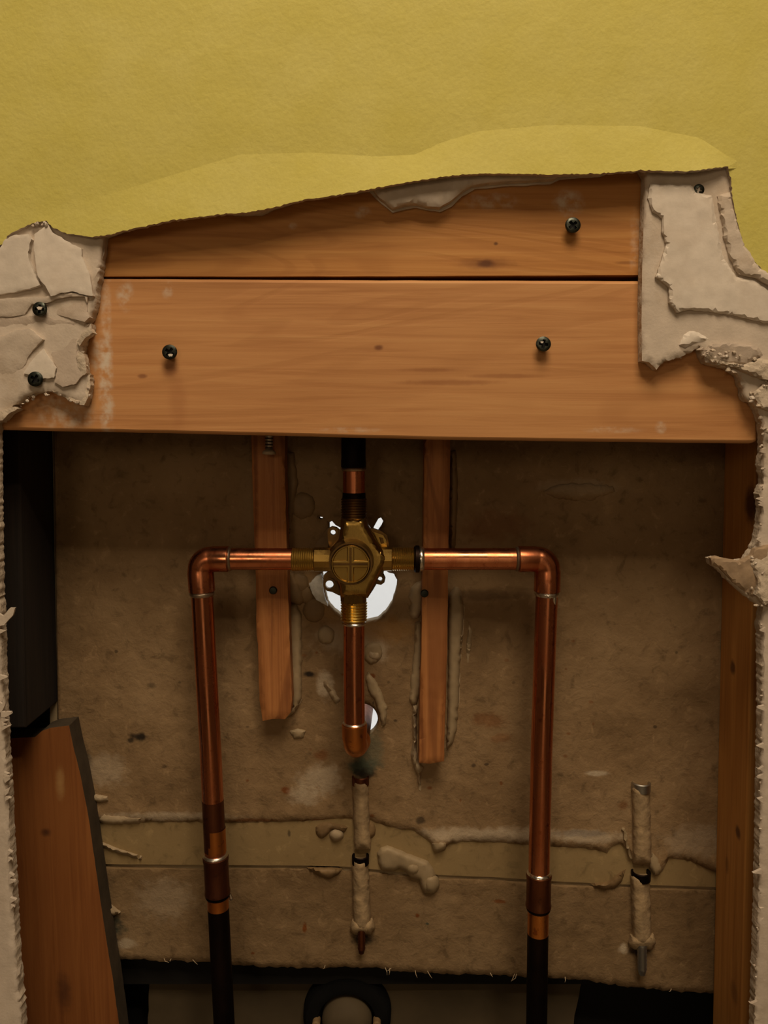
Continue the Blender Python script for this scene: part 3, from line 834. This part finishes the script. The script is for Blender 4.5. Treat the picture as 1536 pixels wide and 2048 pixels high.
blob('adhesive_lump', [(1180, 1766), (1215, 1764), (1240, 1745), (1252, 1738), (1244, 1762), (1232, 1776), (1210, 1780), (1190, 1774)], .005, 7, 'adhesive_dark', 46, 1, BB)
blob('adhesive_smear', [(184, 1678), (200, 1682), (240, 1698), (280, 1710), (296, 1716), (280, 1719), (240, 1708), (200, 1692)], .004, 4, 'adhesive_pale', 47, .5, BB)
blob('adhesive_smear', [(205, 1625), (240, 1630), (285, 1634), (280, 1648), (240, 1648), (208, 1648), (196, 1640)], .004, 6, 'adhesive_pale', 48, 1.5, BB)
blob('adhesive_smear', [(178, 1590), (195, 1588), (215, 1592), (218, 1602), (195, 1606), (178, 1602)], .004, 6, 'adhesive_pale', 49, 1.5)
blob('adhesive_smear', [(188, 1796), (205, 1800), (225, 1815), (240, 1826), (225, 1832), (205, 1822), (190, 1812)], .004, 6, 'adhesive_pale', 50, 1.5)
blob('adhesive_lump', [(1302, 1700), (1318, 1716), (1325, 1738), (1318, 1750), (1308, 1752), (1298, 1736), (1298, 1712)], .006, 8, 'adhesive', 51, 1, BB)
blob('adhesive_lump', [(1240, 1652), (1250, 1650), (1256, 1676), (1262, 1700), (1268, 1722), (1258, 1718), (1248, 1690)], .005, 5, 'adhesive', 52, 1, BB)
blob('adhesive_lump', [(862, 1686), (884, 1680), (898, 1684), (890, 1700), (876, 1706), (866, 1702)], .006, 7, 'adhesive', 53, 1, BB)
blob('adhesive_lump', circ(735, 1660, 17, 14, 20), .004, 9, 'adhesive_dark', 54, 2, BB)
# torn paper curling at the valve hole
flap = slab('torn_paper', rag([(618, 1168), (634, 1152), (642, 1148), (646, 1165), (648, 1190), (656, 1212), (646, 1208), (632, 1200), (624, 1186)], 1.6, 3, 6.6, .2), PB - .004, PB + .001, [M['paper']] * 2, back, [], 4,
            lambda x, y, d: .0014 * fbm(x * .09, y * .09, 3, 3), False, 60)
slab('torn_paper', rag([(622, 1105), (640, 1075), (656, 1056), (660, 1075), (656, 1095), (652, 1108)], 1, 4, 6.9, .2), PB - .003, PB + .001, [M['adhesive_dark']] * 2, back, [], 5, lambda x, y, d: .001 * fbm(x * .06, y * .06, 3, 3))


def mouth(parent, cx, py, w, mat):
    """open top end of a pipe embedded in the mortar"""
    Yc = PB - .0005
    k = mpp(Yc, py); c = at(cx, py, Yc)
    ro, ri = w * .52 * k, w * .40 * k
    prof = [(-.006, ro), (.0005, ro), (.0012, (ro + ri) / 2), (.0005, ri), (-.005, ri)]
    n = 20
    vs, fs = [], []
    for dz, r in prof:
        for i in range(n):
            a = 2 * math.pi * i / n
            vs.append((c.x + r * math.cos(a), c.y + r * math.sin(a), c.z + dz))
    for j in range(len(prof) - 1):
        for i in range(n):
            i2 = (i + 1) % n
            fs.append((j * n + i, j * n + i2, (j + 1) * n + i2, (j + 1) * n + i))
    o = mk('pipe_mouth', vs, fs, M[mat], parent)
    mk('pipe_bore', [vs[(len(prof) - 1) * n + i] for i in range(n)], [tuple(range(n))], M['slot_dark'], parent)
    return o


# half-round ridges of hardened mortar with a fastener end below
def ridge(label, cx, spans, w, tip, tipmat, tipw, slant=0.0, hole=None):
    base = at(cx, spans[-1][1], PB)
    root = empty('mortar_ridge', base)
    tag(root, label, 'mortar')
    for i, (y0, y1) in enumerate(spans):
        pts = []
        for k in range(9):
            t = k / 8; pts.append((cx - w / 2 + slant * t, y0 + (y1 - y0) * t))
        for k in range(9):
            t = 1 - k / 8; pts.append((cx + w / 2 + slant * t, y0 + (y1 - y0) * t))
        blob('mortar_bead', pts, .0085, w * .6, 'mortar', 60 + cx * .01 + i, 1.4, PB, .0007, 4, .06, root)
    y0, y1 = tip
    blob('mortar_flare', [(cx - w * .62 + slant, y0 - 30), (cx + w * .62 + slant, y0 - 32), (cx + w * .72 + slant, y0 - 14), (cx + w * .5 + slant, y0 - 2), (cx - w * .45 + slant, y0 - 2), (cx - w * .75 + slant, y0 - 12)], .0075, w * .45, 'mortar', cx * .1, 2.0, PB, .0008, 4, .08, root)
    a, b = at(cx + 3, y0 - 14, PB - .004), at(cx + 3, y1, PB - .004)
    k = mpp(PB)
    path, rad = [], []
    for i in range(15):
        path.append(a.lerp(b, i / 14)); rad.append(tipw * k * (.5 if i % 2 else .43) * (1 if i < 13 else .75))
    tube('bolt_end', path, rad, M[tipmat], root, 12)
    for i, (m0, m1) in enumerate(spans):
        mouth(root, cx + slant * .2, m0 - 6, w, tipmat if i == 0 else 'copper_black')
    if 0: lathe_y('washer', at(cx + 2, y0 - 4, PB).x, at(cx + 2, y0 - 4, PB).z, [(PB - .0065, .0035), (PB - .006, w * .55 * k), (PB, w * .6 * k), (PB + .002, w * .6 * k)], M['adhesive_dark'], root, 18)
    return root


ridge('crusted mortar ridge with rusty bolt end below the spout elbow', 720, [(1560, 1700), (1718, 1868)], 33, (1872, 1906), 'copper_brown', 17, 5)
r2 = ridge('crusted mortar ridge with grey bolt end at the lower right', 1281, [(1572, 1728), (1750, 1896)], 37, (1902, 1948), 'steel', 21, 4)
# ---------------------------------------------------------------- shower side, seen only through the holes
bz0, bz1 = CZ - .75, CZ + .75
for nm, b in (('wall_far', (-.8, .8, 1.6, 1.62, bz0, bz1)), ('wall_left', (-.82, -.8, .103, 1.62, bz0, bz1)), ('wall_right', (.8, .82, .103, 1.62, bz0, bz1)), ('ceiling', (-.82, .82, .103, 1.62, bz1, bz1 + .02)), ('floor', (-.82, .82, .103, 1.62, bz0 - .02, bz0))):
    o = box(nm, *b, M['white'])
    tag(o, 'white %s of the bright room beyond the valve hole' % {'wall_far': 'far wall', 'wall_left': 'left wall', 'wall_right': 'right wall', 'ceiling': 'ceiling', 'floor': 'floor'}[nm], 'wall' if 'wall' in nm else nm, kind='structure')
# finished face of the shower wall, closing the shower room
def rect_hole(outer, holes, Y0, Y1, name, mat, label):
    o = slab(name, outer, Y0, Y1, [mat, mat], None, holes, 0)
    tag(o, label, 'wall', kind='structure')
    return o


rect_hole([(-1400, -900), (2900, -900), (2900, 1900), (-1400, 1900)], HOLES, PB + .0136, PB + .0196, 'wall_shower', M['white'], 'white shower wall sheet behind the brown backer board')
# near-black sheets stand in for the unlit wall cavity below and at the left
o = box('wall_cavity_left', -.62, -.225, .1000, .1024, bz0, bz1, M['void']); tag(o, 'black sheet standing in for the unlit cavity at the far left', 'wall', kind='structure')
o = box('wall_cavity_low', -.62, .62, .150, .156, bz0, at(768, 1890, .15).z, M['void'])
box('light_block', -.62, .62, PB + .0197, .156, CZ - .466, CZ - .415, M['void'], o); tag(o, 'black sheet standing in for the unlit void below the backer board', 'wall', kind='structure')  # strip added to stop bathroom light leaking under the shower wall
# tub apron and overflow
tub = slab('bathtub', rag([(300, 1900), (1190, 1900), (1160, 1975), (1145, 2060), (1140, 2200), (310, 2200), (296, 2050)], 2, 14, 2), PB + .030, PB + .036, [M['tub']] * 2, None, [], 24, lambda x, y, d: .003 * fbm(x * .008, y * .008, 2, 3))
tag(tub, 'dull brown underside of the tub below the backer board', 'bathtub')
oc = at(694, 2036, PB + .020); k = mpp(PB + .02, 2036)
ov = empty('overflow_drain', (oc.x, oc.y, oc.z - 89 * k)); tag(ov, 'black round tub overflow gasket at the bottom edge', 'drain')
Yt = PB + .030
lathe_y('gasket', oc.x, oc.z, [(Yt - .002, 52 * k), (Yt - .010, 53 * k), (Yt - .014, 58 * k), (Yt - .015, 70 * k), (Yt - .013, 82 * k), (Yt - .008, 88 * k), (Yt, 89 * k)], M['rubber'], ov, 48)
lathe_y('overflow_elbow', oc.x, oc.z - .001, [(Yt - .001, 50 * k), (Yt - .012, 50 * k), (Yt - .017, 47 * k), (Yt - .022, 38 * k), (Yt - .025, 24 * k), (Yt - .026, 1e-4)], M['tub'], ov, 40)
for sx in (-1, 1):
    lathe_y('lug_bolt', oc.x + sx * 60 * k, oc.z + 2 * k, [(Yt - .012, 8 * k), (Yt - .019, 8 * k), (Yt - .020, 5 * k), (Yt - .020, 1e-4)], M['adhesive_dark'], ov, 12)
box('cross_bar', oc.x - 42 * k, oc.x + 42 * k, Yt - .028, Yt - .020, oc.z - 16 * k, oc.z - 4 * k, M['adhesive_dark'], ov, .0008)

# ---------------------------------------------------------------- plumbing
PY = .050
R = .00795


def path_px(pts, Y=PY): return [at(x, y, Y) for x, y in pts]


def arc_px(cx, cy, r, a0, a1, n=10):
    return [(cx + r * math.cos(math.radians(a0 + (a1 - a0) * i / n)), cy + r * math.sin(math.radians(a0 + (a1 - a0) * i / n))) for i in range(n + 1)]


def ring(name, px, py, qx, qy, rad, mat, parent, w=.0016, Y=PY, Y2=None):
    """a bead round a pipe at (px,py), axis towards (qx,qy)"""
    c = at(px, py, Y); d = (at(qx, qy, Y) - c).normalized()
    pr = [(-w, rad - .0006), (-w * .6, rad + .0004), (0, rad + .0008), (w * .6, rad + .0004), (w, rad - .0006)]
    return tube(name, [c + d * a for a, b in pr], [b for a, b in pr], mat, parent, 28)


def hub(name, pts, mat, parent, r0=.0094, lip=.0004):
    """a sleeve with rolled lips along px points"""
    P = path_px(pts)
    rad = [r0 - .0006, r0 + lip, r0 + lip] + [r0] * 2
    Q = [P[0], P[0].lerp(P[1], .02), P[0].lerp(P[1], .1), P[0].lerp(P[1], .14), P[0].lerp(P[1], .86), P[0].lerp(P[1], .9), P[0].lerp(P[1], .98), P[1]]
    return tube(name, Q, [r0 - .0006, r0 + lip, r0 + lip, r0, r0, r0 + lip, r0 + lip, r0 - .0006], mat, parent)


def run(label, sx, x_port, pts_down, hor_y, elbow_cx, elbow_cup, coup, old_start):
    """pipe from a side port, elbow, down to a coupling and an old pipe"""
    root = empty('copper_pipe', at(pts_down[-1][0], pts_down[-1][1], PY))
    tag(root, label, 'pipe')
    xv = pts_down[0][0]
    r = 21
    cx = xv - sx * r; cy = hor_y + r
    arc = arc_px(cx, cy, r, -90, -90 + sx * 90, 10)
    tube('horizontal_tube', path_px([(x_port, hor_y), (x_port + sx * 60, hor_y), (cx - sx * 20, hor_y), (cx, hor_y)]), R, M['copper'], root)
    el = tube('elbow', path_px([(elbow_cup, hor_y), (elbow_cup + sx * 2, hor_y), (cx - sx * 3, hor_y)] + arc + [(xv, cy + 4), (pts_down[1][0], pts_down[1][1] - 2), pts_down[1]]),
              [R, .0095, .0094] + [.0090] + [.0091] * 9 + [.0090] + [.0094, .0095, R], M['copper'], root)
    ring('solder_ring', elbow_cup - sx * 2, hor_y, elbow_cup + sx * 10, hor_y, R + .0003, M['solder_dull'], el)
    e = pts_down[1]; e2 = pts_down[2]
    ring('solder_ring', e[0], e[1] + 3, e2[0], e2[1], R + .0003, M['solder'] if sx > 0 else M['solder_dull'], el, .0022)
    P = [p for p in pts_down[1:] if p[1] <= coup[0] + 5]
    fx = lambda y: float(np.interp(y, [p[1] for p in pts_down], [p[0] for p in pts_down]))
    tube('vertical_tube', path_px(P + [(fx(coup[0] + 20), coup[0] + 20)]), R, M['copper'], root)
    # stained length just above the coupling
    cp = hub('coupling', [(fx(coup[0]), coup[0]), (fx(coup[1]), coup[1])], M['copper_brown'], root, .0092)
    ring('solder_ring', fx(coup[0]), coup[0] - 1, fx(coup[1]), coup[1], R + .0006, M['solder'], cp, .0018)
    ring('solder_ring', fx(coup[1]), coup[1] + 2, fx(coup[1] + 60), coup[1] + 60, R + .0004, M['copper_black'], cp, .002)
    tube('scoured_tube', path_px([(fx(coup[1] - 10), coup[1] - 10), (fx(old_start), old_start)]), R, M['copper_orange'], root)
    tube('old_tube', path_px([(fx(old_start), old_start), (fx(2048), 2048), (fx(2048) + (fx(2048) - fx(1900)) * 2, 2330)]), R, M['copper_black'], root)
    return root


left = run('copper pipe running left from the valve and down, blackened at the foot', -1, 586, [(401, 1139), (404, 1184), (411, 1320), (421, 1500), (430, 1690), (441, 1900), (449, 2060)], 1118, 422, 458, (1712, 1788), 1816)
right = run('copper pipe running right from the valve and down, darkened at the foot', 1, 830, [(1095, 1139), (1094, 1184), (1089, 1320), (1083, 1500), (1079, 1690), (1075, 1900), (1073, 2060)], 1118, 1075, 1036, (1747, 1814), 1866)
ring('solder_ring', 842, 1118, 900, 1118, R + .0004, M['solder'], right, .0024)
blobr = tube('flux_burn', [at(828, 1118, PY), at(831, 1118, PY), at(838, 1118, PY), at(840, 1118, PY)], [.0088, .0098, .0098, .0084], M['copper_black'], right)
# stained sleeves where flux ran
tube('flux_stain', path_px([(425.5, 1600), (430.5, 1700)]), [R + .00012, R + .00015], M['copper_brown'], left, 28, False)
tube('clean_patch', path_px([(429, 1656), (430.9, 1702)]), [R + .0002, R + .0002], M['copper_orange'], left, 28, False)
tube('solder_drip', [at(1108, 1186, PY - .0055), at(1108, 1200, PY - .0058), at(1109, 1212, PY - .0050)], [.0016, .0020, .0008], M['solder'], right, 10)
tube('solder_drip', [at(1092, 1188, PY - .0078), at(1096, 1192, PY - .0079), at(1101, 1197, PY - .0070)], [.0008, .0014, .0008], M['solder'], right, 10)
tube('solder_drip', [at(460, 1868 - 1640 + 1560, PY), at(462, 1796, PY), at(463, 1800, PY)], [.0008, .0018, .0008], M['solder_dull'], left, 8)

rz = empty('copper_pipe', at(708, 1000, PY)); tag(rz, 'short upright copper riser from the valve up behind the boards', 'pipe')
tube('riser_tube', path_px([(708, 1000), (708, 930), (708, 905)]), R, M['copper'], rz)
cp = hub('coupling', [(707, 936), (707, 800)], M['copper_black'], rz, .0087, .0002)
ring('solder_ring', 708, 938, 708, 1000, R + .0004, M['solder_dull'], cp, .0016)
tube('upper_tube', path_px([(707, 805), (707, 300)]), R, M['copper_brown'], rz)
tube('flux_burn', path_px([(708, 985), (708, 998)]), [R + .0002, .0084], M['copper_black'], rz)

dp = empty('copper_pipe', at(708, 1500, PY)); tag(dp, 'upright copper drop below the valve ending in the spout elbow', 'pipe')
tube('drop_tube', path_px([(708, 1240), (708, 1350), (709, 1456)]), R * .97, M['copper'], dp)
ring('solder_ring', 708, 1246, 708, 1300, R + .0001, M['solder'], dp, .0016)
a = at(709, 1448, PY); b0 = at(709, 1474, PY)
arcp = []
rr = .0095
for i in range(9):
    t = math.radians(90 * i / 8)
    arcp.append(Vector((b0.x + .0012 * i / 8, PY + rr * (1 - math.cos(t)), b0.z - rr * math.sin(t))))
e1 = at(722, 1441, PB); tip = arcp[-1]
el = tube('elbow', [a, a.lerp(b0, .06), b0] + arcp[1:] + [tip + Vector((.0012, .008, 0)), tip + Vector((.0016, .0085, 0))], [R, .0094, .0092] + [.0088] * 7 + [.0090, .0093, .0094, R][:1] + [.0094, R], M['copper_orange'], dp)
ring('solder_ring', 709, 1446, 709, 1300, R + .0002, M['solder'], el, .0012)
tube('spout_stub', [tip, tip + Vector((.0018, .012, 0)), Vector((tip.x + .004, PB + .05, tip.z))], R * .95, M['copper_brown'], dp)

# ---------------------------------------------------------------- brass shower valve
vc = at(705, 1126, PY)
valve = empty('shower_valve', at(705, 1195, PY)); tag(valve, 'brass four-way shower valve with a round cross-marked cap', 'valve')
body = slab('valve_body', [(683, 1036), (731, 1036), (735, 1052), (752, 1082), (774, 1112), (776, 1122), (768, 1136), (748, 1172), (736, 1196), (681, 1196), (677, 1172), (666, 1150), (660, 1138), (660, 1098), (668, 1090), (677, 1080), (681, 1056)],
            .0400, .0620, [M['brass'], M['brass']], valve, [], 5, lambda x, y, d: -.005 * max(0, 1 - d / 11.0) ** 2, True, 30)
slab('mounting_plate', [(655, 1066), (657, 1057), (664, 1053), (673, 1055), (679, 1060), (700, 1060), (733, 1056), (746, 1057), (762, 1062), (774, 1070), (777, 1085), (778, 1104), (770, 1120), (767, 1148), (771, 1156), (769, 1165), (762, 1170), (753, 1168), (746, 1180), (738, 1192),
                        (678, 1191), (664, 1184), (654, 1182), (647, 1175), (646, 1164), (648, 1150), (660, 1140), (664, 1110), (656, 1082)], .0590, .0630, [M['brass_dark']] * 2, valve, [circ(666, 1065, 5.2, 14), circ(659, 1169, 8, 16), circ(760, 1158, 4.6, 14)], 0)
# raised bosses round the fixing holes
for x, y, r0_, r1_ in ((666, 1065, 5.4, 11), (659, 1169, 8.2, 13), (760, 1158, 4.8, 10)):
    slab('fixing_boss', circ(x, y, r1_, 20), .0575, .0592, [M['brass_dark']] * 2, valve, [circ(x, y, r0_, 14)], 0)
slab('bracket', [(748, 1064), (766, 1070), (772, 1080), (776, 1106), (770, 1108), (758, 1088)], .0560, .0592, [M['brass']] * 2, valve, [[(758, 1074), (766, 1076), (768, 1086), (762, 1088)]], 0)


def thread(name, p0, p1, mat, parent, r0=.0095, r1=.0086, n=7):
    A, B = at(*p0, PY), at(*p1, PY)
    path, rad = [], []
    for i in range(2 * n + 1):
        path.append(A.lerp(B, i / (2 * n))); rad.append(r0 if i % 2 else r1)
    return tube(name, path, rad, mat, parent, 32, True, 20)


def port(p0, p1, r, mat='brass', n=8, name='port_neck'):
    P = path_px([p0, p1])
    return tube(name, [P[0], P[1].lerp(P[0], .06), P[1]], [r, r, r - .0008], M[mat], valve, n, True, 25)


port((707, 1110), (707, 1036), .0094, n=8)
thread('upper_thread', (708, 1038), (708, 996), M['brass_dark'], valve, .0094, .0085, 8)
port((707, 1140), (707, 1206), .0094, n=8)
thread('lower_thread', (708, 1203), (708, 1241), M['brass_thread'], valve, .0098, .0088, 7)
port((690, 1119), (626, 1119), .0088, n=12)
thread('side_thread', (628, 1119), (584, 1119), M['brass_thread'], valve, .0085, .0081, 10)
port((740, 1118), (786, 1118), .0088, n=12)
thread('side_thread', (785, 1118), (829, 1118), M['brass_thread'], valve, .0085, .0081, 10)
cc = at(701, 1129, .026); kc = mpp(.026, 1129)
lathe_y('bonnet', cc.x, cc.z, [(.046, 47 * kc), (.038, 46 * kc), (.031, 44 * kc), (.0285, 43.5 * kc), (.0285, 40 * kc), (.031, 39.5 * kc), (.034, 39 * kc)], M['brass_dark'], valve, 48)
cap = lathe_y('cap', cc.x, cc.z, [(.036, 38.6 * kc), (.0265, 38.6 * kc), (.0256, 37.6 * kc), (.0256, 36 * kc), (.0272, 34.5 * kc), (.0272, 1e-5)], M['brass'], valve, 48)
w1 = 6.5 * kc; L = 36 * kc


def cross_poly(cx, cy, w, l): return [(cx - w, cy - l), (cx + w, cy - l), (cx + w, cy - w), (cx + l, cy - w), (cx + l, cy + w), (cx + w, cy + w), (cx + w, cy + l), (cx - w, cy + l), (cx - w, cy + w), (cx - l, cy + w), (cx - l, cy - w), (cx - w, cy - w)]


cr = slab('cross_relief', cross_poly(701, 1128.5, 7, 36.5), .0256, .0275, [M['brass']] * 2, cap, [], 0)
bevel_mod(cr, .0007)
slab('cross_line', cross_poly(701, 1128.5, 2.2, 34), .0252, .0260, [M['brass_dark']] * 2, cap, [], 0)

# ---------------------------------------------------------------- screws and nails
def screw(label, px, py, Y, r_px, ang=0.0, proud=.004, mat='screw_black', group=None, back=.02):
    root = empty('screw', at(px, py, Y + .0)); tag(root, label, 'screw', group)
    Yf = Y - proud
    k = mpp(Yf, py); r = r_px * k
    c = at(px, py, Yf)
    a = math.radians(ang)
    x = cross_poly(0, 0, .20 * r_px, .62 * r_px)
    x = [(px + q[0] * math.cos(a) - q[1] * math.sin(a), py + q[0] * math.sin(a) + q[1] * math.cos(a)) for q in x]
    hd = slab('head', circ(px, py, r_px, 28), Yf, Yf + .0016, [M[mat], M[mat]], root, [x], 0 if r_px < 8 else 4, lambda X, Y_, d: -.0008 * max(0, 1 - (r_px - math.hypot(X - px, Y_ - py)) / 3.5) ** 2, False, 40)
    tube('shank', [(c.x, Yf + .0014, c.z), (c.x, Yf + .0025, c.z), (c.x, Yf + .006, c.z), (c.x, Y + back, c.z)], [r * .95, r * .8, r * .42, r * .38], M['slot_dark'], root, 16)
    return root


def fleck(root, px, py, Y, w, seed):
    slab('plaster_fleck', rag([(px - w, py - 1), (px - w * .3, py - w * .5), (px + w, py - w * .3), (px + w * .6, py + w * .5), (px - w * .4, py + w * .6)], .8, 2, seed, .3), Y, Y + .0012, [M['gypsum_white']] * 2, root, [], 0)


screw('black screw in the upper board near the right plaster', 1146, 450, WF, 15.5, 50, .006)
fleck(screw('black screw at the right of the lower board', 1087, 688, WF, 15, 10, .006), 1084, 684, -.0063, 3.5, 2)
fleck(screw('black screw at the left of the lower board', 339, 704, WF, 15, 35, .006), 341, 710, -.0063, 5, 1)
fleck(screw('upper black screw in the broken plaster at the left', 79, 618, -.0110, 14.5, 5, .003), 79, 616, -.0143, 6, 3)
screw('lower black screw in the broken plaster at the left', 70, 758, -.0108, 15, 30, .003)
screw('screw sunk in the plaster at the upper right', 1398, 379, -.0095, 11, 20, .0008)
# fastener tip hanging under the header in front of the left strip
r = empty('anchor_screw', at(538, 909, .060)); tag(r, 'pale threaded screw tip under the board before the left strip', 'screw')
P0, P1 = at(539, 850, .060), at(538, 900, .060)
tube('thread', [P0.lerp(P1, i / 16) for i in range(17)], [.0032 if i % 2 else .0025 for i in range(17)], M['steel'], r, 14, True, 20)
tube('tip', [P1, at(538, 903, .060), at(538, 908, .060), at(538, 910, .060)], [.003, .0046, .005, .002], M['adhesive_pale'], r, 14)


def nail(label, px, py, r_px=8):
    c = at(px, py, .0690); k = mpp(.069, py)
    o = lathe_y('nail', c.x, c.z, [(.085, r_px * .4 * k), (.0705, r_px * .4 * k), (.0703, r_px * k), (.0690, r_px * k), (.0683, r_px * .8 * k), (.0681, 1e-5)], M['screw_black'], None, 18)
    tag(o, label, 'nail')


nail('dark nail head in the left wooden strip below the pipe', 546, 1181)
nail('dark nail head in the right wooden strip below the pipe', 849, 1187)
